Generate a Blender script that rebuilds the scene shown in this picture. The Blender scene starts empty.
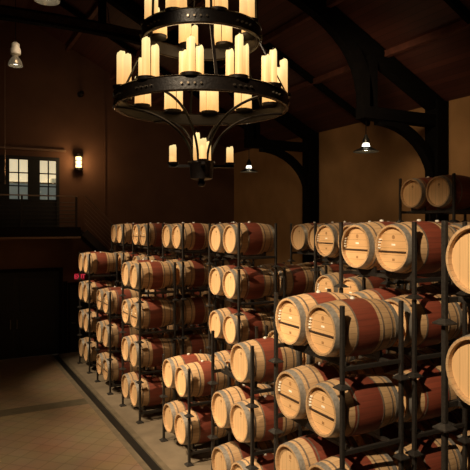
import bpy, bmesh, math, random
from mathutils import Vector, Matrix
R = random.Random(7)
COL = bpy.context.scene.collection
PI = math.pi

# ------------------------------------------------------------------ helpers
class MB:
    def __init__(s): s.b = bmesh.new()
    def box(s, x0, x1, y0, y1, z0, z1, bev=0, rot=None, piv=None):
        r = bmesh.ops.create_cube(s.b, size=1)
        M = Matrix.Translation(((x0+x1)/2, (y0+y1)/2, (z0+z1)/2)) @ Matrix.Diagonal((abs(x1-x0), abs(y1-y0), abs(z1-z0), 1))
        bmesh.ops.transform(s.b, matrix=M, verts=r['verts'])
        if rot is not None:
            p = Vector(piv or ((x0+x1)/2, (y0+y1)/2, (z0+z1)/2))
            bmesh.ops.transform(s.b, matrix=Matrix.Translation(p) @ rot @ Matrix.Translation(-p), verts=r['verts'])
        if bev:
            es = list({e for v in r['verts'] for e in v.link_edges})
            bmesh.ops.bevel(s.b, geom=es, offset=bev, segments=1, affect='EDGES')
        return s
    def bar(s, p, q, w, h=None, up=(0, 0, 1)):
        """square bar from p to q"""
        p, q = Vector(p), Vector(q); h = h or w
        d = (q-p); L = d.length; d.normalize(); u = Vector(up)
        if abs(d.dot(u)) > .99: u = Vector((0, 1, 0))
        a = d.cross(u).normalized(); c = a.cross(d)
        vs = []
        for t in (p, q):
            for i, j in ((-1, -1), (1, -1), (1, 1), (-1, 1)):
                vs.append(s.b.verts.new(t + a*(i*w/2) + c*(j*h/2)))
        for f in ((3, 2, 1, 0), (4, 5, 6, 7), (0, 1, 5, 4), (1, 2, 6, 5), (2, 3, 7, 6), (3, 0, 4, 7)):
            s.b.faces.new([vs[k] for k in f])
        return s
    def tube(s, pts, r, n=8, caps=True):
        pts = [Vector(p) for p in pts]; rings = []
        prev = None
        for i, p in enumerate(pts):
            d = (pts[min(i+1, len(pts)-1)] - pts[max(i-1, 0)]).normalized()
            if prev is None:
                a = d.orthogonal().normalized()
            else:
                a = (prev - d*prev.dot(d)).normalized()
            prev = a; c = d.cross(a)
            rr = r[i] if isinstance(r, (list, tuple)) else r
            rings.append([s.b.verts.new(p + (a*math.cos(2*PI*k/n)+c*math.sin(2*PI*k/n))*rr) for k in range(n)])
        for A, B in zip(rings, rings[1:]):
            for k in range(n): s.b.faces.new((A[k], A[(k+1) % n], B[(k+1) % n], B[k]))
        if caps:
            s.b.faces.new(rings[0][::-1]); s.b.faces.new(rings[-1])
        return s
    def lathe(s, prof, n=32, axis='z', c=(0, 0, 0), close=False):
        """prof: list of (t, r)"""
        rings = []
        c = Vector(c)
        for t, r in prof:
            ring = []
            for k in range(n):
                a = 2*PI*k/n
                if axis == 'z': v = Vector((r*math.cos(a), r*math.sin(a), t))
                elif axis == 'x': v = Vector((t, r*math.cos(a), r*math.sin(a)))
                else: v = Vector((r*math.sin(a), t, r*math.cos(a)))
                ring.append(s.b.verts.new(v + c))
            rings.append(ring)
        prs = list(zip(rings, rings[1:]))
        if close: prs.append((rings[-1], rings[0]))
        for A, B in prs:
            for k in range(n): s.b.faces.new((A[k], A[(k+1) % n], B[(k+1) % n], B[k]))
        if not close:
            if prof[0][1] > 1e-4: s.b.faces.new(rings[0][::-1])
            if prof[-1][1] > 1e-4: s.b.faces.new(rings[-1])
        return s
    def arcbar(s, pts, w, h, y0=None):
        """flat timber following pts in XZ plane at given y, depth w (in y), height h"""
        rings = []
        pts = [Vector(p) for p in pts]
        for i, p in enumerate(pts):
            d = (pts[min(i+1, len(pts)-1)] - pts[max(i-1, 0)]).normalized()
            a = Vector((0, 1, 0)); c = d.cross(a).normalized()
            rings.append([s.b.verts.new(p + a*(i2*w/2) + c*(j2*h/2)) for i2, j2 in ((-1, -1), (1, -1), (1, 1), (-1, 1))])
        for A, B in zip(rings, rings[1:]):
            for k in range(4): s.b.faces.new((A[k], A[(k+1) % 4], B[(k+1) % 4], B[k]))
        s.b.faces.new(rings[0][::-1]); s.b.faces.new(rings[-1])
        return s
    def build(s, name, mat, parent=None, smooth=False, kind=None):
        bmesh.ops.recalc_face_normals(s.b, faces=s.b.faces[:])
        me = bpy.data.meshes.new(name); s.b.to_mesh(me); s.b.free()
        if smooth:
            for p in me.polygons: p.use_smooth = True
            try: me.set_sharp_from_angle(angle=math.radians(smooth if smooth is not True else 40))
            except Exception: pass
        o = bpy.data.objects.new(name, me); COL.objects.link(o)
        me.materials.append(mat)
        if parent: o.parent = parent
        if kind: o['kind'] = kind
        return o

def tag(o, label, cat, group=None, kind=None):
    o['label'] = label; o['category'] = cat
    if group: o['group'] = group
    if kind: o['kind'] = kind
    return o
def empty(name, loc=(0, 0, 0), rz=0):
    o = bpy.data.objects.new(name, None); COL.objects.link(o)
    o.location = loc; o.rotation_euler = (0, 0, rz); o.empty_display_size = .1
    return o
def kids(o): return [c for c in CH.get(o.name, [])]
def copy_tree(root, childs):
    """childs: list of (part, [subparts])"""
    r = root.copy(); COL.objects.link(r)
    for p, subs in childs:
        c = p.copy(); COL.objects.link(c); c.parent = r
        for g in subs:
            d = g.copy(); COL.objects.link(d); d.parent = c
    return r

# ------------------------------------------------------------------ materials
def newmat(name):
    m = bpy.data.materials.new(name); m.use_nodes = True
    nt = m.node_tree; b = nt.nodes['Principled BSDF']
    return m, nt, b
def N(nt, t, **kw):
    n = nt.nodes.new(t)
    for k, v in kw.items(): setattr(n, k, v)
    return n
def simple(name, col, rough=.6, metal=0, bump=0, scale=20, var=.15, emit=None, es=0):
    m, nt, b = newmat(name)
    tc = N(nt, 'ShaderNodeTexCoord'); no = N(nt, 'ShaderNodeTexNoise'); no.inputs['Scale'].default_value = scale
    no.inputs['Detail'].default_value = 5
    nt.links.new(tc.outputs['Object'], no.inputs['Vector'])
    cr = N(nt, 'ShaderNodeValToRGB')
    cr.color_ramp.elements[0].position = .3; cr.color_ramp.elements[1].position = .7
    cr.color_ramp.elements[0].color = (*[c*(1-var) for c in col], 1); cr.color_ramp.elements[1].color = (*[c*(1+var) for c in col], 1)
    nt.links.new(no.outputs['Fac'], cr.inputs['Fac']); nt.links.new(cr.outputs['Color'], b.inputs['Base Color'])
    b.inputs['Specular IOR Level'].default_value = .12 if rough > .75 else .5; b.inputs['Roughness'].default_value = rough; b.inputs['Metallic'].default_value = metal
    if bump:
        bp = N(nt, 'ShaderNodeBump'); bp.inputs['Strength'].default_value = bump; bp.inputs['Distance'].default_value = .01
        nt.links.new(no.outputs['Fac'], bp.inputs['Height']); nt.links.new(bp.outputs['Normal'], b.inputs['Normal'])
    if emit:
        b.inputs['Emission Color'].default_value = (*emit, 1); b.inputs['Emission Strength'].default_value = es
    return m

def math_(nt, op, a, b=None, c=None):
    n = N(nt, 'ShaderNodeMath', operation=op)
    for i, v in enumerate((a, b, c)):
        if v is None: continue
        if isinstance(v, (int, float)): n.inputs[i].default_value = v
        else: nt.links.new(v, n.inputs[i])
    return n.outputs[0]
def mixc(nt, f, a, b, mode='MIX'):
    n = N(nt, 'ShaderNodeMix', data_type='RGBA', blend_type=mode)
    if isinstance(f, (int, float)): n.inputs[0].default_value = f
    else: nt.links.new(f, n.inputs[0])
    for i, v in ((6, a), (7, b)):
        if isinstance(v, tuple): n.inputs[i].default_value = (*v, 1)
        else: nt.links.new(v, n.inputs[i])
    return n.outputs[2]

BL, BR0, BR1 = .95, .286, .335     # barrel length, end radius, bilge radius
def brad(x): return BR1 - (BR1-BR0)*(2*x/BL-1)**2

def staves_mat(name, redlo, redhi, redstr=1.0):
    m, nt, b = newmat(name)
    tc = N(nt, 'ShaderNodeTexCoord'); sp = N(nt, 'ShaderNodeSeparateXYZ'); nt.links.new(tc.outputs['Object'], sp.inputs[0])
    oi = N(nt, 'ShaderNodeObjectInfo')
    ang = math_(nt, 'ARCTAN2', sp.outputs['Z'], sp.outputs['Y'])
    a2 = math_(nt, 'MULTIPLY', ang, 30/(2*PI))
    fl = math_(nt, 'FLOOR', a2); fr = math_(nt, 'FRACT', a2)
    wn = N(nt, 'ShaderNodeTexWhiteNoise', noise_dimensions='2D')
    cb = N(nt, 'ShaderNodeCombineXYZ'); nt.links.new(fl, cb.inputs[0]); nt.links.new(oi.outputs['Random'], cb.inputs[1]); nt.links.new(cb.outputs[0], wn.inputs['Vector'])
    no = N(nt, 'ShaderNodeTexNoise', noise_dimensions='4D'); no.inputs['Scale'].default_value = 1; no.inputs['Detail'].default_value = 6
    mp = N(nt, 'ShaderNodeMapping'); mp.inputs['Scale'].default_value = (2.5, 30, 30); nt.links.new(tc.outputs['Object'], mp.inputs[0]); nt.links.new(mp.outputs[0], no.inputs['Vector'])
    nt.links.new(math_(nt, 'MULTIPLY', oi.outputs['Random'], 50), no.inputs['W'])
    big = N(nt, 'ShaderNodeTexNoise', noise_dimensions='4D'); big.inputs['Scale'].default_value = 4; nt.links.new(tc.outputs['Object'], big.inputs['Vector'])
    nt.links.new(math_(nt, 'MULTIPLY', oi.outputs['Random'], 31), big.inputs['W'])
    wood = mixc(nt, no.outputs['Fac'], (.40, .22, .10), (.74, .50, .27))
    wood = mixc(nt, math_(nt, 'MULTIPLY', wn.outputs['Value'], .35), wood, (.38, .22, .10))
    # wine stained middle band
    x = math_(nt, 'ADD', sp.outputs['X'], math_(nt, 'MULTIPLY', math_(nt, 'SUBTRACT', big.outputs['Fac'], .5), .03))
    up = N(nt, 'ShaderNodeMapRange', interpolation_type='SMOOTHSTEP'); up.inputs[1].default_value = redlo; up.inputs[2].default_value = redlo+.015
    dn = N(nt, 'ShaderNodeMapRange', interpolation_type='SMOOTHSTEP'); dn.inputs[1].default_value = redhi; dn.inputs[2].default_value = redhi+.015
    nt.links.new(x, up.inputs[0]); nt.links.new(x, dn.inputs[0])
    band = math_(nt, 'MULTIPLY', math_(nt, 'SUBTRACT', up.outputs[0], dn.outputs[0]), redstr)
    red = mixc(nt, no.outputs['Fac'], (.115, .024, .013), (.32, .070, .034))
    red = mixc(nt, math_(nt, 'MULTIPLY', wn.outputs['Value'], .3), red, (.07, .018, .012))
    col = mixc(nt, band, wood, red)
    seam = math_(nt, 'LESS_THAN', math_(nt, 'ABSOLUTE', math_(nt, 'SUBTRACT', fr, .5)), .47)
    col = mixc(nt, seam, mixc(nt, .5, col, (.05, .025, .012)), col)
    # overall value varies at random from barrel to barrel
    hue = N(nt, 'ShaderNodeHueSaturation'); nt.links.new(col, hue.inputs['Color'])
    nt.links.new(math_(nt, 'MULTIPLY_ADD', oi.outputs['Random'], .35, .78), hue.inputs['Value'])
    nt.links.new(hue.outputs[0], b.inputs['Base Color'])
    b.inputs['Roughness'].default_value = .55
    bp = N(nt, 'ShaderNodeBump'); bp.inputs['Strength'].default_value = .25; bp.inputs['Distance'].default_value = .004
    nt.links.new(math_(nt, 'ADD', no.outputs['Fac'], seam), bp.inputs['Height']); nt.links.new(bp.outputs[0], b.inputs['Normal'])
    return m
def head_mat(name, axis, tone):
    m, nt, b = newmat(name)
    tc = N(nt, 'ShaderNodeTexCoord'); sp = N(nt, 'ShaderNodeSeparateXYZ'); nt.links.new(tc.outputs['Object'], sp.inputs[0])
    oi = N(nt, 'ShaderNodeObjectInfo')
    p = math_(nt, 'MULTIPLY', sp.outputs['Z' if axis == 'h' else 'Y'], 11.5)
    fl = math_(nt, 'FLOOR', p); fr = math_(nt, 'FRACT', p)
    wn = N(nt, 'ShaderNodeTexWhiteNoise', noise_dimensions='2D')
    cb = N(nt, 'ShaderNodeCombineXYZ'); nt.links.new(fl, cb.inputs[0]); nt.links.new(oi.outputs['Random'], cb.inputs[1]); nt.links.new(cb.outputs[0], wn.inputs['Vector'])
    no = N(nt, 'ShaderNodeTexNoise'); no.inputs['Scale'].default_value = 1; no.inputs['Detail'].default_value = 6
    mp = N(nt, 'ShaderNodeMapping'); mp.inputs['Scale'].default_value = (1, 4, 60) if axis == 'h' else (1, 60, 4)
    nt.links.new(tc.outputs['Object'], mp.inputs[0]); nt.links.new(mp.outputs[0], no.inputs['Vector'])
    d = tuple(c*.74 for c in tone)
    col = mixc(nt, no.outputs['Fac'], d, tone)
    col = mixc(nt, math_(nt, 'MULTIPLY', wn.outputs['Value'], .3), col, tuple(c*f for c, f in zip(tone, (.72, .62, .5))))
    seam = math_(nt, 'LESS_THAN', math_(nt, 'ABSOLUTE', math_(nt, 'SUBTRACT', fr, .5)), .475)
    col = mixc(nt, seam, mixc(nt, .6, col, (.12, .06, .02)), col)
    hue = N(nt, 'ShaderNodeHueSaturation'); nt.links.new(col, hue.inputs['Color'])
    nt.links.new(math_(nt, 'MULTIPLY_ADD', oi.outputs['Random'], .22, .88), hue.inputs['Value'])
    nt.links.new(hue.outputs[0], b.inputs['Base Color'])
    b.inputs['Roughness'].default_value = .5
    return m

M_STAVE = [staves_mat('oak_staves_a', .29, .60), staves_mat('oak_staves_b', .36, .62), staves_mat('oak_staves_c', .24, .66), staves_mat('oak_staves_dark', .10, .85)]
M_HEADV = head_mat('oak_head_upright', 'v', (.84, .54, .27))
M_HEADH = head_mat('oak_head_level', 'h', (.84, .51, .24))
M_HOOP = simple('galvanised_hoop', (.36, .32, .27), .45, .5, .1, 30, .25)
M_HOOP2 = simple('weathered_hoop', (.20, .15, .11), .5, .35, .1, 30, .3)
M_BUNG = simple('bung_white', (.75, .70, .6), .5)
M_DARKWOOD = simple('bar_dark', (.05, .028, .015), .6)
M_MARK = simple('stamp_brown', (.34, .18, .07), .7)
M_WHITE = simple('stamp_and_lit_white', (.95, .9, .75), .5)
M_RACK = simple('rack_steel', (.040, .034, .029), .42, .4, .1, 40, .3)
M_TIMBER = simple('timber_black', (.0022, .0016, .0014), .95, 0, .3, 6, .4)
M_COLLAR = simple('timber_lit', (.035, .018, .011), .8, 0, .3, 6, .4)  # truss timber with the light on the collar beam put into its colour
M_RIM = simple('polished_rim', (.035, .024, .017), .2, .6, .1, 40, .3)
M_IRON = simple('forged_iron', (.007, .0045, .0035), .38, .35, .25, 40, .4)
M_IRONLT = simple('iron_pale', (.20, .16, .12), .3, .9)  # paler metal for rivets and door handles
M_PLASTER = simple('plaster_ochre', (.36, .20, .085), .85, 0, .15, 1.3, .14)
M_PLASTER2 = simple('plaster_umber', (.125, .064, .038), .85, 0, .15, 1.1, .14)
M_DARKWALL = simple('dark_paint', (.008, .0055, .005), .8)
M_BLACKDOOR = simple('door_black', (.005, .0045, .004), .7)
M_CONC = simple('concrete', (.185, .14, .09), .6, 0, .15, 2.2, .22)
M_BORDER = simple('stone_border', (.13, .10, .062), .6, 0, .1, 5, .2)
M_BAND = simple('stone_band', (.085, .066, .036), .6, 0, .1, 5, .2)
M_DRAIN = simple('drain_black', (.006, .005, .004), .5)
M_BALC = simple('balcony_iron', (.018, .013, .01), .5, .4)
M_BALCTRIM = simple('balcony_trim', (.16, .09, .05), .6)
M_RAILTOP = simple('rail_top_steel', (.30, .22, .15), .35, .6)
M_SHADE = simple('lamp_enamel', (.02, .02, .018), .3, .4)
M_SHADEIN = simple('lamp_inner', (.7, .7, .62), .4)

def emis(name, col, s):
    m, nt, b = newmat(name)
    b.inputs['Base Color'].default_value = (*col, 1); b.inputs['Emission Color'].default_value = (*col, 1)
    no = N(nt, 'ShaderNodeTexNoise'); no.inputs['Scale'].default_value = 6
    nt.links.new(math_(nt, 'MULTIPLY_ADD', no.outputs['Fac'], s*.3, s*.85), b.inputs['Emission Strength'])
    return m
M_BULB = emis('bulb_glow', (1, .93, .75), 5)
M_SCONCE = emis('sconce_glow', (1, .80, .45), 1.3)
M_ROOMGLOW = emis('room_wall_glow', (1, .84, .56), .7)  # wall glows by itself to stand in for room lighting
M_ROOMLOW = emis('room_cabinet_glow', (.55, .62, .55), .16)  # furniture given its own glow to stand in for room lighting
M_ROOMLOW2 = emis('room_boxes_glow', (.75, .68, .45), .36)
M_EXITRED = emis('exit_red', (.5, .012, .03), .18)
M_EXITLET = emis('exit_letters', (.9, .06, .10), .5)

# candle wax, glowing from inside
M_CANDLE, nt, b = newmat('candle_wax')
tc = N(nt, 'ShaderNodeTexCoord'); sp = N(nt, 'ShaderNodeSeparateXYZ'); nt.links.new(tc.outputs['Generated'], sp.inputs[0])
no = N(nt, 'ShaderNodeTexNoise'); no.inputs['Scale'].default_value = 9; nt.links.new(tc.outputs['Object'], no.inputs['Vector'])
cr = N(nt, 'ShaderNodeValToRGB'); e = cr.color_ramp.elements
e[0].position = 0; e[0].color = (.78, .38, .11, 1); e[1].position = 1; e[1].color = (1, .80, .36, 1)
e2 = e.new(.5); e2.color = (.93, .58, .22, 1)
nt.links.new(math_(nt, 'MULTIPLY_ADD', no.outputs['Fac'], .25, math_(nt, 'SUBTRACT', sp.outputs['Z'], .12)), cr.inputs['Fac'])
nt.links.new(cr.outputs[0], b.inputs['Emission Color']); b.inputs['Base Color'].default_value = (.35, .24, .12, 1)
b.inputs['Emission Strength'].default_value = 1.08; b.inputs['Roughness'].default_value = .5

# glass
M_GLASS, nt, b = newmat('pane_glass')
b.inputs['Transmission Weight'].default_value = 1; b.inputs['Roughness'].default_value = .02; b.inputs['IOR'].default_value = 1.1
b.inputs['Base Color'].default_value = (.95, .95, .9, 1)

# aisle tiles laid diagonally
M_TILE, nt, b = newmat('aisle_tile')
tc = N(nt, 'ShaderNodeTexCoord'); mp = N(nt, 'ShaderNodeMapping'); mp.inputs['Rotation'].default_value = (0, 0, PI/4); mp.inputs['Scale'].default_value = (1, 1, 1)
nt.links.new(tc.outputs['Object'], mp.inputs[0])
bk = N(nt, 'ShaderNodeTexBrick'); bk.offset = 0; bk.inputs['Scale'].default_value = 1
bk.inputs['Brick Width'].default_value = .33; bk.inputs['Row Height'].default_value = .33; bk.inputs['Mortar Size'].default_value = .011
bk.inputs['Color1'].default_value = (.25, .17, .098, 1); bk.inputs['Color2'].default_value = (.23, .155, .088, 1); bk.inputs['Mortar'].default_value = (.16, .108, .06, 1)
nt.links.new(mp.outputs[0], bk.inputs['Vector'])
no = N(nt, 'ShaderNodeTexNoise'); no.inputs['Scale'].default_value = 1.2; nt.links.new(tc.outputs['Object'], no.inputs['Vector'])
nt.links.new(mixc(nt, .35, bk.outputs['Color'], no.outputs['Color'], 'MULTIPLY'), b.inputs['Base Color']); b.inputs['Roughness'].default_value = .5

# roof boards running along the hall (planks across slope) with purlin tones
M_ROOF, nt, b = newmat('roof_boards')
tc = N(nt, 'ShaderNodeTexCoord'); sp = N(nt, 'ShaderNodeSeparateXYZ'); nt.links.new(tc.outputs['Object'], sp.inputs[0])
p = math_(nt, 'MULTIPLY', sp.outputs['X'], 6.5); fl = math_(nt, 'FLOOR', p); fr = math_(nt, 'FRACT', p)
wn = N(nt, 'ShaderNodeTexWhiteNoise', noise_dimensions='1D'); nt.links.new(fl, wn.inputs['W'])
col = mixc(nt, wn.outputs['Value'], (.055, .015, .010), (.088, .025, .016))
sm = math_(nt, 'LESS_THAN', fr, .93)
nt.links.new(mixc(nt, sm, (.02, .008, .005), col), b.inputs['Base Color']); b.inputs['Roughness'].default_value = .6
M_PURLIN = simple('purlin_red', (.10, .032, .020), .6, 0, .2, 5, .3)

# ------------------------------------------------------------------ camera
TH = math.atan(295/560)
cam = bpy.data.cameras.new('Camera'); co = bpy.data.objects.new('Camera', cam); COL.objects.link(co)
CAMZ = 4.55
co.location = (0, 0, CAMZ); co.rotation_euler = (PI/2, 0, -TH)
cam.lens = 560/470*36; cam.sensor_width = 36; cam.shift_y = -10/470; cam.clip_end = 200
bpy.context.scene.camera = co

# ------------------------------------------------------------------ shell
XW, XL, YE, YB = 10.7, -5.7, 20.4, -4.0
XR, EAVE, SL = 2.5, 7.5, .51
RIDGE = EAVE + SL*(XW-XR)
def roofz(x): return RIDGE - SL*abs(x-XR)

MB().box(XL, 3.35, YB, 14.35, -.15, 0).box(XL, 3.35, 14.85, YE, -.15, 0).build('floor', M_TILE, kind='structure')
MB().box(3.80, XW, YB, YE, -.15, 0).build('floor_concrete', M_CONC, kind='structure')
MB().box(3.35, 3.48, YB, YE, -.15, .001).box(3.68, 3.80, YB, YE, -.15, .001).build('trim_1', M_BORDER, kind='structure')
MB().box(3.48, 3.68, YB, YE, -.15, -.04).build('trim_2', M_DRAIN, kind='structure')
MB().box(XL, 3.35, 14.35, 14.85, -.15, .001).build('trim_3', M_BAND, kind='structure')
# side walls
w = MB()
for a, bb in ((YB, YE),):
    w.box(XW, XW+.3, a, bb, 0, EAVE+.1)
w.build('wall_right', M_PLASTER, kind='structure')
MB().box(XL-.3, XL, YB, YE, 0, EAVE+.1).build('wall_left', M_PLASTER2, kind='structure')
def gable(name, y0, y1, mat, holes):
    m = MB(); zt = 7.5
    xs = sorted({XL, XW} | {v for h in holes for v in h[:2]})
    for x0, x1 in zip(xs, xs[1:]):
        hs = sorted([(h[2], h[3]) for h in holes if h[0] <= x0+1e-6 and h[1] >= x1-1e-6])
        z = 0
        for a, bb in hs:
            if a > z: m.box(x0, x1, y0, y1, z, a)
            z = bb
        m.box(x0, x1, y0, y1, z, zt)
    vs = [m.b.verts.new((x, y, z)) for y in (y0, y1) for x, z in ((XL, zt), (XW, zt), (XR, RIDGE))]
    for f in ((0, 1, 2), (5, 4, 3), (0, 3, 4, 1), (1, 4, 5, 2), (2, 5, 3, 0)): m.b.faces.new([vs[k] for k in f])
    return m.build(name, mat, kind='structure')
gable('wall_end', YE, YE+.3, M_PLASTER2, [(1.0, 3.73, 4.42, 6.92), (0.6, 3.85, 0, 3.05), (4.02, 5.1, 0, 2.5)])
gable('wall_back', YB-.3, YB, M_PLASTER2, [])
# ceiling
for s, nm in ((1, 'ceiling'), (-1, 'ceiling')):
    m = MB(); xe = XW+.3 if s > 0 else XL-.3
    a = (XR, RIDGE); c = (xe, roofz(xe))
    vs = [m.b.verts.new((x, y, z+d)) for d in (0, .15) for y in (YB-.3, YE+.3) for x, z in (a, c)]
    for f in ((0, 1, 3, 2), (6, 7, 5, 4), (0, 4, 5, 1), (2, 3, 7, 6), (0, 2, 6, 4), (1, 5, 7, 3)): m.b.faces.new([vs[k] for k in f])
    m.build(nm, M_ROOF, kind='structure')
# purlins along the hall, rafters across
pur = MB()
for x in (4.0, 5.6, 7.2, 8.8, 1.0, -.6, -2.2, -3.8):
    z = roofz(x) - .09
    pur.box(x-.06, x+.06, YB, YE, z-.09, z+.05)
pur.build('trim_4', M_PURLIN, kind='structure')
raf = MB()
for y in (-.0, 2.1, 7.2, 12.2, 17.3):
    for s in (1, -1):
        xe = XW if s > 0 else XL
        raf.bar((XR, y, RIDGE-.10), (xe, y, roofz(xe)-.10), .09, .16)
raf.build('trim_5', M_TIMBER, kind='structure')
# seams and ledges on the end wall
MB().box(5.32, 5.37, YE-.03, YE, 0, roofz(5.4)).build('trim_6', M_PLASTER2, kind='structure')
MB().box(.2, 3.95, YE-.10, YE, 7.13, 7.20).build('trim_7', M_BALCTRIM, kind='structure')

# trusses
def truss(y, label):
    t = empty('roof_truss', (XR, y, 0)); tag(t, label, 'truss', 'hammerbeam roof trusses', 'structure')
    def P(x, z): return (x-XR, 0, z)
    for s in (1, -1):
        xw = (XW if s > 0 else XL) - s*.19
        X = lambda d: xw - s*d
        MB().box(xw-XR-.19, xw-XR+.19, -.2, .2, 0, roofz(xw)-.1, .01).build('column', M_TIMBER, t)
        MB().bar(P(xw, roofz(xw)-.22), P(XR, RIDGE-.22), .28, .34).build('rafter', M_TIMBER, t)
        MB().bar(P(X(0), 7.02), P(X(2.35), 7.02), .30, .26).build('hammer_beam', M_TIMBER, t)
        pts = []
        for k in range(13):
            a = k/12*PI/2
            pts.append(P(X(.1+1.75*(1-math.cos(a))), 5.45+1.45*math.sin(a)))
        MB().arcbar(pts, .22, .2).build('brace', M_TIMBER, t)
        MB().bar(P(X(2.05), 7.0), P(X(2.05), roofz(X(2.05))-.3), .22, .22).build('post', M_TIMBER, t)
        pts = []
        cx = XR
        x0 = X(2.2); hw = abs(x0-XR)
        for k in range(17):
            a = k/16*PI/2
            # quarter arch from hammer beam end to the collar
            u = abs(math.cos(a))**.75; v = math.sin(a)**.8
            pts.append(P(XR + s*hw*u, 7.0 + 2.75*v))
        MB().arcbar(pts, .22, .30).build('arch', M_TIMBER, t)
        MB().bar(P(XR+s*1.3, 9.8), P(XR+s*1.3, roofz(XR+s*1.3)-.3), .18, .18).build('post', M_TIMBER, t)
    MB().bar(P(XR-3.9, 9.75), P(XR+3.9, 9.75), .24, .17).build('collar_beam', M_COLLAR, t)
    return t
truss(9.6, 'nearest dark timber truss whose curved brace meets the column above the barrels')
truss(14.75, 'second dark timber truss with curved brace, middle column behind the racks')
truss(4.3, 'dark timber truss overhead, above the top edge of view')

# ------------------------------------------------------------------ end-wall doors
d = empty('door_1', (1.0, YE, 4.42)); d['kind'] = 'structure'
def dbox(nm, mat, par, *a, **k): return MB().box(*a, **k).build(nm, mat, par)
W = 2.73; Hd = 2.5
# frame
MB().box(0, .1, -.03, .12, 0, Hd).box(W-.1, W, -.03, .12, 0, Hd).box(.1, W-.1, -.03, .12, Hd-.1, Hd).build('door_frame', M_BLACKDOOR, d)
# leaves; light x ranges chosen from the photograph's door
def leaf(xa, xb, pa, pb):
    m = MB(); z0, z1 = 1.02, 2.38
    m.box(xa, xb, .02, .08, 0, z0).box(xa, xb, .02, .08, z1, Hd-.1).box(xa, pa, .02, .08, z0, z1).box(pb, xb, .02, .08, z0, z1)
    mid = (pa+pb)/2
    m.box(mid-.022, mid+.022, .03, .07, z0, z1)
    for k in (1, 2): m.box(pa, pb, .03, .07, z0+(z1-z0)*k/3-.02, z0+(z1-z0)*k/3+.02)
    o = m.build('door_leaf', M_BLACKDOOR, d)
    MB().box(pa, pb, .045, .055, z0, z1).build('glass_pane', M_GLASS, o)
leaf(.1, 1.60, .98, 1.52) if False else None
# pixel columns 9-28 and 40-57 on the end wall
def px2x(px, Y=YE): 
    t = (px-235)/560; s, c = math.sin(TH), math.cos(TH)
    return Y*(s+c*t)/(c-s*t)
pa, pb, pc, pd = [px2x(v)-1.0 for v in (9.5, 28, 40, 57)]
leaf(.1, (pb+pc)/2, pa, pb); leaf((pb+pc)/2, W-.1, pc, pd)
# room behind; wall, cabinet and crate glow in place of unseen lamps
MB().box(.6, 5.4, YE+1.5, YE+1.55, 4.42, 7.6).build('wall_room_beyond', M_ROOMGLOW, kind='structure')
MB().box(.6, 5.4, YE+.30, YE+1.5, 4.37, 4.42).build('floor_room_beyond', M_CONC, kind='structure')
cab = empty('cabinet', (2.15, YE+1.2, 4.42)); tag(cab, 'grey cabinet seen through the glass doors above the balcony', 'cabinet')
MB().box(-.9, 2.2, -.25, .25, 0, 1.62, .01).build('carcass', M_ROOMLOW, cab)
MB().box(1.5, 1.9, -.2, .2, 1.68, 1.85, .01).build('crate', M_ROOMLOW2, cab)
MB().box(-.91, 2.21, -.27, .27, 1.62, 1.68, .005).build('worktop', M_WHITE, cab)
# lower doors
d = empty('door_2', (.6, YE, 0)); d['kind'] = 'structure'
MB().box(0, .12, -.02, .2, 0, 3.05).box(3.13, 3.25, -.02, .2, 0, 3.05).box(.12, 3.13, -.02, .2, 2.93, 3.05).build('door_frame', M_DARKWALL, d)
for x0, x1 in ((.12, 1.62), (1.63, 3.13)):
    m = MB().box(x0, x1, .06, .12, 0, 2.93)
    for z0, z1 in ((.2, 1.35), (1.55, 2.75)): m.box(x0+.18, x1-.18, .045, .06, z0, z1, .01)
    o = m.build('door_leaf', M_BLACKDOOR, d)
    hx = x1-.1 if x0 < 1 else x0+.1
    MB().tube([(hx, .05, 1.0), (hx, .0, 1.02), (hx, .0, 1.28), (hx, .05, 1.3)], .012).build('door_handle', M_IRONLT, o)
d = empty('door_3', (4.02, YE, 0)); d['kind'] = 'structure'
MB().box(0, .08, -.02, .2, 0, 2.5).box(1.0, 1.08, -.02, .2, 0, 2.5).box(.08, 1.0, -.02, .2, 2.42, 2.5).build('door_frame', M_DARKWALL, d)
o = MB().box(.08, 1.0, .06, .12, 0, 2.42).build('door_leaf', M_BLACKDOOR, d)
MB().tube([(.16, .06, 1.05), (.16, .0, 1.05), (.28, .0, 1.05)], .012).build('door_handle', M_IRONLT, o)
# dark cladding under the balcony
MB().box(3.86, 4.01, YE-.01, YE, 0, 2.55).box(5.1, 5.9, YE-.01, YE, 0, 2.55).box(XL, .6, YE-.01, YE, 0, 3.0).build('trim_8', M_DARKWALL, kind='structure')

# exit sign
ex = empty('exit_sign', (px2x(79.5, 20.1), 20.1, 2.62)); ex.scale = (.72, .72, .72); tag(ex, 'small glowing red EXIT sign beside the door at the end wall', 'sign')
MB().box(-.24, .24, -.04, .04, 0, .30, .01).build('housing', M_EXITRED, ex)
MB().box(-.03, .03, .04, .31, .22, .26).build('bracket', M_IRON, ex)
cu = bpy.data.curves.new('lettering', 'FONT'); cu.body = 'EXIT'; cu.size = .26; cu.extrude = .004; cu.offset = .006; cu.align_x = 'CENTER'; cu.align_y = 'CENTER'
to = bpy.data.objects.new('lettering_src', cu); COL.objects.link(to)
bpy.context.view_layer.update()
me = bpy.data.meshes.new_from_object(to.evaluated_get(bpy.context.evaluated_depsgraph_get()))
bpy.data.objects.remove(to); me.materials.clear(); me.materials.append(M_EXITLET)
o = bpy.data.objects.new('lettering', me); COL.objects.link(o); o.parent = ex; o.location = (0, -.045, .15); o.rotation_euler = (PI/2, 0, 0)

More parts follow.
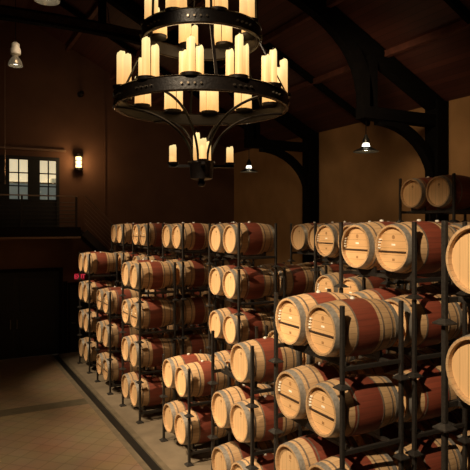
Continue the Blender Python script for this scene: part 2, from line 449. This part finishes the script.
# ------------------------------------------------------------------ balcony and stairs
BY = 19.25; BX = 4.12; BF = 4.42
bal = empty('balcony', (0, BY, 0)); tag(bal, 'dark balcony with horizontal rails in front of the lit glass doors', 'balcony')
MB().box(XL, BX+.1, 0, YE-BY, BF-.26, BF).build('slab', M_DARKWALL, bal)
MB().box(XL, BX+.10, -.03, 0, BF-.32, BF-.26).build('edge_trim', M_BALCTRIM, bal)
rl = MB(); 
for k in range(7):
    z = BF+.10+k*.13
    rl.tube([(XL, .05, z), (BX, .05, z)], .012, 6)
rl.build('rail', M_BALC, bal)
for x in (-4.2, -1.9, .4, 2.35, BX-.03):
    MB().box(x-.03, x+.03, .02, .08, BF, BF+1.08).build('post', M_BALC, bal)
MB().box(XL, BX, .02, .09, BF+1.08, BF+1.12).build('handrail', M_RAILTOP, bal)
MB().box(XL, BX+.1, -.02, .0, BF-.26, BF+.06).build('kick_plate', M_DARKWALL, bal)

st = empty('staircase', (BX+.25, BY, 0)); tag(st, 'dark steel staircase descending right from the balcony behind the racks', 'staircase')
n = 22; run = 4.42; 
tr = MB()
for k in range(n):
    z = BF*(1-(k+1)/n); x = run*k/n
    tr.box(x, x+run/n+.03, .1, 1.0, z-.0, z+.04)
tr.build('tread', M_BALC, st)
for y in (.08, 1.02):
    MB().bar((0, y, BF-.12), (run, y, .0), .05, .25).build('stringer', M_BALC, st)
for z in (.2, .35, .5, .65, .80, .95):
    MB().tube([(0, .06, BF+z), (run, .06, z)], .012, 6).build('rail', M_BALCTRIM, st)
MB().tube([(.0, .06, BF+1.15), (run, .06, 1.1)], .025, 6).build('handrail', M_BALCTRIM, st)
for x in (1.05, 2.3, run):
    MB().box(x-.03, x+.03, .03, .09, BF*(1-x/run), BF*(1-x/run)+1.1).build('post', M_BALCTRIM, st)

# ------------------------------------------------------------------ wall sconce
sc = empty('wall_sconce', (px2x(78.5, 20.25), YE, 6.47)); tag(sc, 'glowing cylinder wall lamp with dark caps right of the glass doors', 'wall lamp')
MB().box(-.07, .07, -.04, 0, .1, .5).build('back_plate', M_IRON, sc)
MB().lathe([(.12, .105), (.50, .105)], 20, c=(0, -.16, 0)).build('glass_cylinder', M_SCONCE, sc, True)
MB().lathe([(.50, .15), (.53, .16), (.60, .15), (.62, .09)], 20, c=(0, -.16, 0)).build('cap', M_IRON, sc, True)
MB().lathe([(.0, .09), (.02, .15), (.09, .16), (.12, .15)], 20, c=(0, -.16, 0)).build('cap', M_IRON, sc, True)
for z in (.24, .37): MB().lathe([(z-.012, .107), (z-.012, .118), (z+.012, .118), (z+.012, .107)], 20, c=(0, -.16, 0), close=True).build('band', M_IRON, sc, True)
# little fixtures high on the wall and on the collar beam
cm = empty('wall_camera', (px2x(80, YE), YE, 4.55+132*19.9/560)); tag(cm, 'small dark fixture high on the end wall above the wall lamp', 'fixture')
MB().lathe([(-.02, .11), (0, .11)], 16, 'y').build('mount', M_IRON, cm, True)
MB().lathe([(-.30, .06), (-.28, .08), (-.02, .07)], 16, 'y').build('body', M_IRON, cm, True)
cd = MB().tube([(px2x(5, 19.6), 19.6, 9.9), (px2x(5, 19.6), 19.6, 6.0)], .010, 6).build('hanging_cord', M_RAILTOP); tag(cd, 'thin vertical cord hanging near the left edge before the glass doors', 'cord')
wt = MB().lathe([(-.12, .02), (-.1, .03), (0, .02)], 8, c=(px2x(5, 19.6), 19.6, 6.0)).build('cord_weight', M_RAILTOP, None, True); wt.parent = cd

# ------------------------------------------------------------------ pendants
def w2(px, py, z):
    lat = (px-235)/560*z; s, c = math.sin(TH), math.cos(TH)
    return Vector((s*z+c*lat, c*z-s*lat, CAMZ+(225-py)*z/560))
def pendant(loc, w, label, style='cone'):
    t = empty('pendant_lamp', loc); 
    if style == 'cone': top_ = 6.89-loc[2]
    tag(t, label, 'pendant lamp', 'pendant lamps hanging from the roof')
    r = w/2; top = roofz(loc[0]) - loc[2] - .05
    if style == 'cone':
        prof = [(0, r), (.015, r), (.07, r*.62), (.10, r*.42), (.11, r*.40)]
        MB().lathe(prof+[(.09, r*.38), (.06, r*.58), (0, r*.96)], 28, close=True).build('lamp_shade', M_SHADE, t, True)
        MB().lathe([(.06, .0), (.07, .05), (.12, .085), (.17, .075), (.2, .05)], 16).build('bulb', M_BULB, t, True)
        MB().lathe([(.19, .05), (.195, .085), (.27, .08), (.33, .045), (.38, .03)], 16, close=False).build('socket', M_SHADE, t, True)
        MB().tube([(0, 0, .36), (0, 0, top_)], .012, 6).build('cable', M_IRON, t)
    else:
        MB().lathe([(0, r), (.02, r*1.03), (.12, r*.86), (.22, r*.5), (.26, r*.3), (.25, r*.25), (.2, r*.45), (.11, r*.8), (0, r*.97)], 28, close=True).build('lamp_shade', M_REFL, t, True)
        MB().lathe([(.03, 0), (.05, .06), (.12, .07), (.2, .04)], 16).build('bulb', M_BULB, t, True)
        MB().lathe([(.26, .08), (.30, .13), (.42, .13), (.47, .10), (.56, .10), (.60, .05)], 16).build('ballast', M_SHADEIN, t, True)
        MB().tube([(0, 0, .58), (0, 0, top)], .012, 6).build('cable', M_IRON, t)
    return t
M_REFL = simple('reflector_metal_glow', (.35, .30, .22), .25, .7, emit=(1, .8, .5), es=.06)  # faint emission stands in for lamplight caught by the metal
P1 = w2(366, 152, 12.35); pendant(P1, .56, 'black cone pendant lamp hanging before the ochre wall at right')
P2 = w2(249, 172, 16.9); pendant(P2, .54, 'small black cone pendant lamp just right of the chandelier')
P3 = w2(15.5, 66, 14.2); pendant(P3, .35, 'metal bell pendant lamp with pale housing at upper left', 'bell')
P4 = w2(47, 1, 10.4); pendant(P4, .46, 'metal bell pendant lamp cut by the top edge at left', 'bell')

# small spotlight on the collar beam
q = w2(116.5, 27, 14.7*1.02)
sp_ = empty('spotlight', q); tag(sp_, 'tiny spotlight with a pale face fixed to the roof beam left of the chandelier', 'spotlight')
rot = Matrix.Rotation(math.radians(25), 4, 'Y')
o = MB().lathe([(-.22, .06), (0, .075)], 14).build('housing', M_IRON, sp_, True); o.rotation_euler = (0, math.radians(-20), 0)
o = MB().lathe([(.0, .065), (.01, .065)], 14).build('reflector', M_SHADEIN, sp_, True); o.rotation_euler = (0, math.radians(-20), 0)
MB().tube([(0, 0, -.1), (-.2, 0, .1), (-.25, 0, .5)], .012, 6).build('arm', M_IRON, sp_)

# ------------------------------------------------------------------ chandelier
CH0 = w2(201.5, 225, 6.19); cx, cy = CH0.x, CH0.y
ch = empty('chandelier', (cx, cy, 5.0)); tag(ch, 'large round two-tier black iron chandelier crowded with glowing pillar candles', 'chandelier')
def CZ(a): return a + CAMZ - 5.0
def ring(r, top, bot, th=.03):
    m = MB()
    m.lathe([(CZ(bot), r-th/2), (CZ(bot), r+th/2), (CZ(top), r+th/2), (CZ(top), r-th/2)], 96, close=True)
    o = m.build('hoop_band', M_IRON, ch, 30)
    for z in (top, bot):
        m = MB()
        k = 10
        pts = [(CZ(z)+  .010*math.sin(2*PI*i/k), r+.024*math.cos(2*PI*i/k)) for i in range(k)]
        m.lathe(pts, 96, close=True); m.build('rim', M_RIM, ch, True)
    return o
def rivets(r, z, n, ph, par):
    m = MB()
    for i in range(n):
        for d_ in (-.09, -.03, .03, .09):
            a = ph + 2*PI*i/n + d_/r
            m.tube([((r)*math.cos(a), (r)*math.sin(a), CZ(z)), ((r+.035)*math.cos(a), (r+.035)*math.sin(a), CZ(z))], .011, 8)
    m.build('rivets', M_IRONLT, par)
o = ring(.935, 1.405, 1.27); rivets(.935, 1.33, 12, 0, o)
o = ring(.64, 2.15, 2.01); rivets(.64, 2.07, 8, .3, o)
# inner shelf that carries the candles
def shelf(r0, r1, z): MB().lathe([(CZ(z), r0), (CZ(z), r1), (CZ(z)+.015, r1), (CZ(z)+.015, r0)], 96, close=True).build('candle_shelf', M_IRON, ch, 30)

def candle(x, y, z, r, h):
    m = MB(); n_ = 16; j = R.uniform(-.005, .005)
    prof = [(0, r*1.03), (.02, r), (h*.5, r*.97), (h-.02, r*.98), (h, r*.86)]
    m.lathe(prof, n_)
    for v in m.b.verts:
        if v.co.z > h-.03: v.co.z += .012*math.sin(3*math.atan2(v.co.y, v.co.x)+j*300)+ (v.co.x*.25)
    c = m.build('candle', M_CANDLE, ch, 50); c.location = (x, y, z)
    w_ = MB().tube([(0, 0, h-.02), (0, 0, h+.03)], .004, 5).build('wick', M_DARKWOOD, c)
# local frame: right vector / forward vector of the camera, so groups follow the photographed angles
rv = Vector((math.cos(TH), -math.sin(TH))); fv = Vector((math.sin(TH), math.cos(TH)))
def pol(a, r):
    v = rv*math.cos(a)*r + fv*math.sin(a)*r
    return v.x, v.y
for i in range(12):
    a0 = math.radians(27+30*i)
    hs = [R.uniform(.21, .28), R.uniform(.33, .40), R.uniform(.26, .33)]
    px_, py_ = pol(a0, .885)
    MB().lathe([(CZ(1.39), .05), (CZ(1.40), .10), (CZ(1.432), .105), (CZ(1.425), .095)], 20, c=(px_, py_, 0)).build('candle_pan', M_IRON, ch, 30)
    if R.random() < .5: hs.reverse()
    for k, da in enumerate((-.092, 0, .092)):
        x, y = pol(a0+da, .875 + (.03 if k == 1 else -.01))
        candle(x, y, CZ(1.43), R.uniform(.039, .046), hs[k])
for i in range(8):
    a0 = math.radians(20+45*i)
    hs = [R.uniform(.2, .27), R.uniform(.3, .36), R.uniform(.24, .3)]
    px_, py_ = pol(a0, .57)
    MB().lathe([(CZ(2.13), .05), (CZ(2.14), .10), (CZ(2.172), .105), (CZ(2.165), .095)], 20, c=(px_, py_, 0)).build('candle_pan', M_IRON, ch, 30)
    for k, da in enumerate((-.14, 0, .14)):
        x, y = pol(a0+da, .56 + (.03 if k == 1 else -.01))
        candle(x, y, CZ(2.17), R.uniform(.039, .046), hs[k])
# curved scroll arms from hub to big ring
for i in range(6):
    a0 = math.radians(12+60*i); pts = []
    for k in range(15):
        t = k/14
        r = .10 + (.93-.10)*(t**1.7)*1.0
        z = .70 + (1.265-.70)*math.sin(t*PI/2)**.9
        x, y = pol(a0, r); pts.append((x, y, CZ(z)))
    MB().tube(pts, .014, 8).build('scroll_arm', M_IRON, ch, True)
# straps from big ring up to the small ring and on to the crown
for i in range(6):
    a0 = math.radians(42+60*i)
    x, y = pol(a0, .945); x2, y2 = pol(a0, .65)
    MB().bar((x, y, CZ(1.41)), (x2, y2, CZ(1.98)), .03, .012).build('strap', M_IRON, ch)
    x, y = pol(a0, .64); x2, y2 = pol(a0, .06)
    MB().tube([(x, y, CZ(2.15)), (x*.98, y*.98, CZ(2.6)), ((x+x2)/2, (y+y2)/2, CZ(3.1)), (x2, y2, CZ(3.4))], .014, 8).build('crown_arm', M_IRON, ch, True)
MB().lathe([(CZ(3.34), .03), (CZ(3.36), .09), (CZ(3.44), .09), (CZ(3.5), .03)], 20).build('crown', M_IRON, ch, True)
m = MB(); z = 3.5; k = 0
while z + CAMZ < RIDGE-.02:
    pts = []
    for j in range(13):
        a = 2*PI*j/12; u = .028*math.cos(a); v = .055*math.sin(a)
        pts.append((u if k % 2 else 0, 0 if k % 2 else u, CZ(z)+.04+v))
    m.tube(pts, .008, 6); z += .085; k += 1
m.build('chain', M_IRON, ch)
# hub
MB().lathe([(CZ(.42), .0), (CZ(.43), .035), (CZ(.46), .045), (CZ(.49), .03), (CZ(.51), .12), (CZ(.66), .135), (CZ(.68), .15), (CZ(.70), .15), (CZ(.71), .0)], 28).build('hub', M_IRON, ch, 35)
for i in range(4):
    a0 = math.radians(6+90*i); x, y = pol(a0, .12); x2, y2 = pol(a0, .36)
    MB().bar((x, y, CZ(.65)), (x2, y2, CZ(.65)), .035, .03).build('candle_arm', M_IRON, ch)
    x, y = pol(a0, .315)
    MB().lathe([(CZ(.665), .05), (CZ(.68), .062), (CZ(.69), .062)], 16, c=(x, y, 0)).build('candle_cup', M_IRON, ch, True)
    candle(x, y, CZ(.69), .04, (.17, .30, .18, .21)[i])
for (dx, h, r) in ((-.055, .30, .038), (.055, .20, .05)):
    x, y = rv*dx; candle(x, y, CZ(.71), r, h)

# ------------------------------------------------------------------ barrel prototype
def barrel_proto(stv, hv, bar):
    r = empty('wine_barrel')
    parts = []
    n = 16
    prof = [(BL*k/n, brad(BL*k/n)) for k in range(n+1)]
    ri = BR0-.028
    prof = [(.049, ri)] + [(0, ri+.004)] + prof + [(BL, ri+.004), (BL-.035, ri)]
    body = MB().lathe(prof, 40, 'x', close=False).build('staves', M_STAVE[stv], r, 35); parts.append((body, []))
    hm = M_HEADV if hv == 'v' else M_HEADH
    subs = []
    hd = MB().lathe([(.044, .0), (.044, ri+.001), (.048, ri+.001)], 40, 'x').build('head', hm, r); 
    if bar:
        b_ = MB(); zb = -.045; hw = math.sqrt(ri*ri-zb*zb)
        b_.box(.030, .044, -hw, hw, zb-.009, zb+.009)
        o_ = b_.build('head_bar', M_DARKWOOD, hd); subs.append(o_)
        b_ = MB()
        for k in range(4):
            z = -.005+k*.036; yy = math.sqrt(ri*ri-z*z)
            b_.box(.024, .044, yy-.035, yy-.002, z-.008, z+.008)
        o_ = b_.build('head_lit_patch', M_WHITE, hd); subs.append(o_)  # pale blocks stand in for light patches beside the chime's shadow
        o_ = MB().box(.042, .044, -.032, .032, .03, .052, 0).build('white_stamp', M_WHITE, hd); subs.append(o_)
    b_ = MB()
    b_.lathe([(.0425, .0), (.0425, .026), (.044, .026)], 12, 'x', c=(0, 0, .135)).box(.042, .044, -.018, .018, .085, .092)
    if bar: b_.box(.042, .044, -.02, .02, -.16, -.13)
    o_ = b_.build('brand_mark', M_MARK, hd); subs.append(o_)
    parts.append((hd, subs))
    h2 = MB().lathe([(BL-.034, ri+.002), (BL-.030, ri+.002), (BL-.030, 0)], 40, 'x').build('head', hm, r); parts.append((h2, []))
    for xa, w_ in ((.004, .075), (.125, .022), (.275, .022), (BL-.297, .022), (BL-.147, .022), (BL-.079, .075)):
        t_ = .003
        h = MB().lathe([(xa, brad(xa)-.002), (xa, brad(xa)+t_), (xa+w_, brad(xa+w_)+t_), (xa+w_, brad(xa+w_)-.002)], 40, 'x', close=True).build('hoop', M_HOOP if w_ > .05 else M_HOOP2, r, 35)
        parts.append((h, []))
    bg = MB().lathe([(BR1-.012, .030), (BR1+.020, .026), (BR1+.024, .018)], 14, 'z', c=(BL/2, 0, 0)).build('bung', M_BUNG, r, True); parts.append((bg, []))
    return r, parts
PROTO = {}
for s_ in range(4):
    for bar in (0, 1):
        PROTO[(s_, bar)] = barrel_proto(s_, 'h' if bar else 'v', bar)

# rack prototype: origin at front centre on its base plane; X is depth, Y is width
RD, RW, TIER, PW = .86, 1.41, .92, .047
def rack_proto():
    r = empty('barrel_rack'); parts = []
    for sx in (0, RD):
        for sy in (-1, 1):
            y = sy*(RW/2-PW/2)
            m = MB(); m.box(sx-PW/2, sx+PW/2, y-PW/2, y+PW/2, .045, TIER-.012, .006)
            p = m.build('post', M_RACK, r)
            # flared foot plate that sits over the post below
            m = MB(); z0 = 0
            vs = []
            for z, h_ in ((0, .074), (.012, .074), (.05, PW/2+.004)):
                vs.append([m.b.verts.new((sx+i*h_, y+j*h_, z)) for i, j in ((-1, -1), (1, -1), (1, 1), (-1, 1))])
            for A, B in zip(vs, vs[1:]):
                for k in range(4): m.b.faces.new((A[k], A[(k+1) % 4], B[(k+1) % 4], B[k]))
            m.b.faces.new(vs[0][::-1]); m.b.faces.new(vs[-1])
            f = m.build('foot_plate', M_RACK, p)
            parts.append((p, [f]))
    for sy in (-1, 1):
        y = sy*(RW/2-PW/2)
        o = MB().box(PW/2, RD-PW/2, y-.02, y+.02, .185, .235, .004).build('side_rail', M_RACK, r); parts.append((o, []))
    for sx in (.16, RD-.16):
        o = MB().box(sx-.022, sx+.022, -RW/2+PW, RW/2-PW, .185, .235, .004).build('cross_rail', M_RACK, r)
        xb = sx+.05   # barrel station
        rr = brad(min(xb, BL-xb)) + .004
        sub = []
        for yc in (-.34, .34):
            m = MB(); pts = []
            for k in range(9):
                a = math.radians(-90 - 34 + 68*k/8)
                pts.append((yc + rr*math.cos(a), .585 + rr*math.sin(a)))
            vsA = []
            for xx in (sx-.02, sx+.02):
                row = [m.b.verts.new((xx, y_, z_)) for y_, z_ in pts] + [m.b.verts.new((xx, pts[-1][0], .236)), m.b.verts.new((xx, pts[0][0], .236))]
                vsA.append(row)
            nn = len(vsA[0]); m.b.faces.new(vsA[0][::-1]); m.b.faces.new(vsA[1])
            for k in range(nn): m.b.faces.new((vsA[0][k], vsA[0][(k+1) % nn], vsA[1][(k+1) % nn], vsA[1][k]))
            sub.append(m.build('barrel_cradle', M_RACK, o))
        parts.append((o, sub))
    return r, parts
RACK = rack_proto()

ORD = ['', 'first', 'second', 'third', 'fourth', 'fifth', 'sixth']
DEP = ['front', 'second-deep', 'third-deep', 'fourth-deep', 'fifth-deep', 'sixth-deep']
# rows, nearest the camera first: x of the front posts, y centre, tiers of each stack going in from the aisle
ROWS = [
    ('nearest row', 3.92, 2.81, [5, 5, 5]),
    ('second row from camera', 3.89, 5.55, [4, 5, 5, 5, 5]),
    ('third row from camera', 4.12, 7.95, [3, 3, 5, 5, 6, 6]),
    ('fourth row from camera', 4.18, 10.48, [2, 5, 4, 5, 5]),
    ('fifth row from camera', 4.07, 13.10, [4, 5, 5]),
    ('sixth row from camera', 4.05, 15.57, [3, 5, 5]),
    ('farthest row', 4.07, 18.00, [4, 5, 5]),
]
SKIP = {(0, 0, 3, 'left'), (0, 0, 3, 'right'), (2, 0, 3, 'left')}
BARRED = {(1, 0, 4), (1, 0, 3), (1, 1, 5), (2, 2, 5), (2, 2, 4), (4, 0, 3), (5, 0, 3), (5, 1, 5), (5, 0, 1)}
def style(ri, si, t):
    if (ri, si, t) in ((2, 4, 6), (2, 5, 6)): return 3
    return R.choice((0, 0, 1, 2))
used_r = set(); 
for ri, (rn, x0, yc, tiers) in enumerate(ROWS):
    for si, nt_ in enumerate(tiers):
        xs = x0 + 1.07*si
        for t in range(1, nt_+1):
            zb = (t-1)*TIER
            pos = ('bottom' if t == 1 else ORD[t])
            if not used_r: rk = RACK[0]; used_r.add(1)
            else: rk = copy_tree(*RACK)
            rk.location = (xs, yc, zb)
            tag(rk, f'black steel barrel rack, {pos} tier up, {DEP[si]} stack, {rn}', 'rack', 'stackable steel barrel racks')
            for side, sy in (('left', .34), ('right', -.34)):
                if (ri, si, t, side) in SKIP: continue
                key = (style(ri, si, t), 1 if (ri, si, t) in BARRED else 0)
                pr = PROTO[key]
                if pr[0].get('label') is None: bb = pr[0]
                else: bb = copy_tree(*pr)
                bb.location = (xs - .05 + R.uniform(-.005, .005), yc + sy, zb + .585)
                bb.rotation_euler = (0, 0, 0)
                look = {0: 'oak barrel with red middle', 1: 'oak barrel, narrow red band', 2: 'oak barrel, wide red band', 3: 'dark red oak barrel'}[key[0]]
                if key[1]: look = look.replace('oak barrel', 'barred-head oak barrel')
                tag(bb, f'{look}, {side} of {pos} tier, {DEP[si]} stack, {rn}', 'barrel', 'oak wine barrels in the racks')
for k, (r_, ps) in PROTO.items():
    if r_.get('label') is None:
        for p, subs in ps:
            for g in subs: bpy.data.objects.remove(g)
            bpy.data.objects.remove(p)
        bpy.data.objects.remove(r_)

# ------------------------------------------------------------------ lights
def light(kind, name, loc, target=None, energy=100, col=(1, .8, .55), **kw):
    l = bpy.data.lights.new(name, kind); l.energy = energy; l.color = col
    for k, v in kw.items(): setattr(l, k, v)
    o = bpy.data.objects.new(name, l); COL.objects.link(o); o.location = loc
    if target is not None:
        o.rotation_euler = (Vector(target)-Vector(loc)).to_track_quat('-Z', 'Y').to_euler()
    return o
WARM = (1, .79, .53)
for (loc, tgt, e, ang) in (
    ((-1.6, 1.9, 9.0), (4.6, 4.2, 3.0), 4000, 54),
    ((-1.7, 8.4, 9.0), (4.6, 8.2, 2.8), 4500, 50),
    ((-1.7, 12.2, 9.0), (4.6, 12.0, 2.6), 4500, 48),
    ((-1.7, 16.6, 9.0), (4.6, 16.3, 2.5), 4600, 46)):
    light('SPOT', 'aisle_spot', loc, tgt, e, WARM, spot_size=math.radians(ang), spot_blend=.9, shadow_soft_size=.07)
light('SPOT', 'aisle_fill', (-1.5, 8.5, 9.2), (.6, 10.0, 0), 3000, (1, .76, .50), spot_size=math.radians(75), spot_blend=1, shadow_soft_size=.6)  # added lamp with no fixture, lifts the dim aisle floor
light('SPOT', 'end_wall_fill', (2.0, 14.5, 9.2), (5.5, 20.4, 6.0), 120, (1, .70, .45), spot_size=math.radians(110), spot_blend=1, shadow_soft_size=.4)  # added lamp with no fixture, brightens the end wall
light('POINT', 'sconce_light', (sc.location.x, YE-.48, 6.78), None, 36, (1, .62, .28), shadow_soft_size=.16)
light('POINT', 'pendant_light', (P1.x, P1.y, P1.z-.05), None, 15, (1, .75, .45), shadow_soft_size=.05)
light('POINT', 'pendant_light', (P2.x, P2.y, P2.z-.05), None, 12, (1, .75, .45), shadow_soft_size=.05)
light('POINT', 'chandelier_light', (cx, cy, 6.6), None, 25, (1, .65, .33), shadow_soft_size=.5)
light('SPOT', 'wall_fill', (6.5, 8.0, 7.6), (10.7, 12.0, 5.5), 210, (1, .72, .42), spot_size=math.radians(120), spot_blend=1, shadow_soft_size=.4)  # unseen lamp with no fixture, brightens the right wall
wd = bpy.data.worlds.new('World'); bpy.context.scene.world = wd; wd.use_nodes = True
wd.node_tree.nodes['Background'].inputs[0].default_value = (.5, .35, .22, 1)
wd.node_tree.nodes['Background'].inputs[1].default_value = .012
s = bpy.context.scene
s.view_settings.view_transform = 'Standard'; s.view_settings.exposure = 0
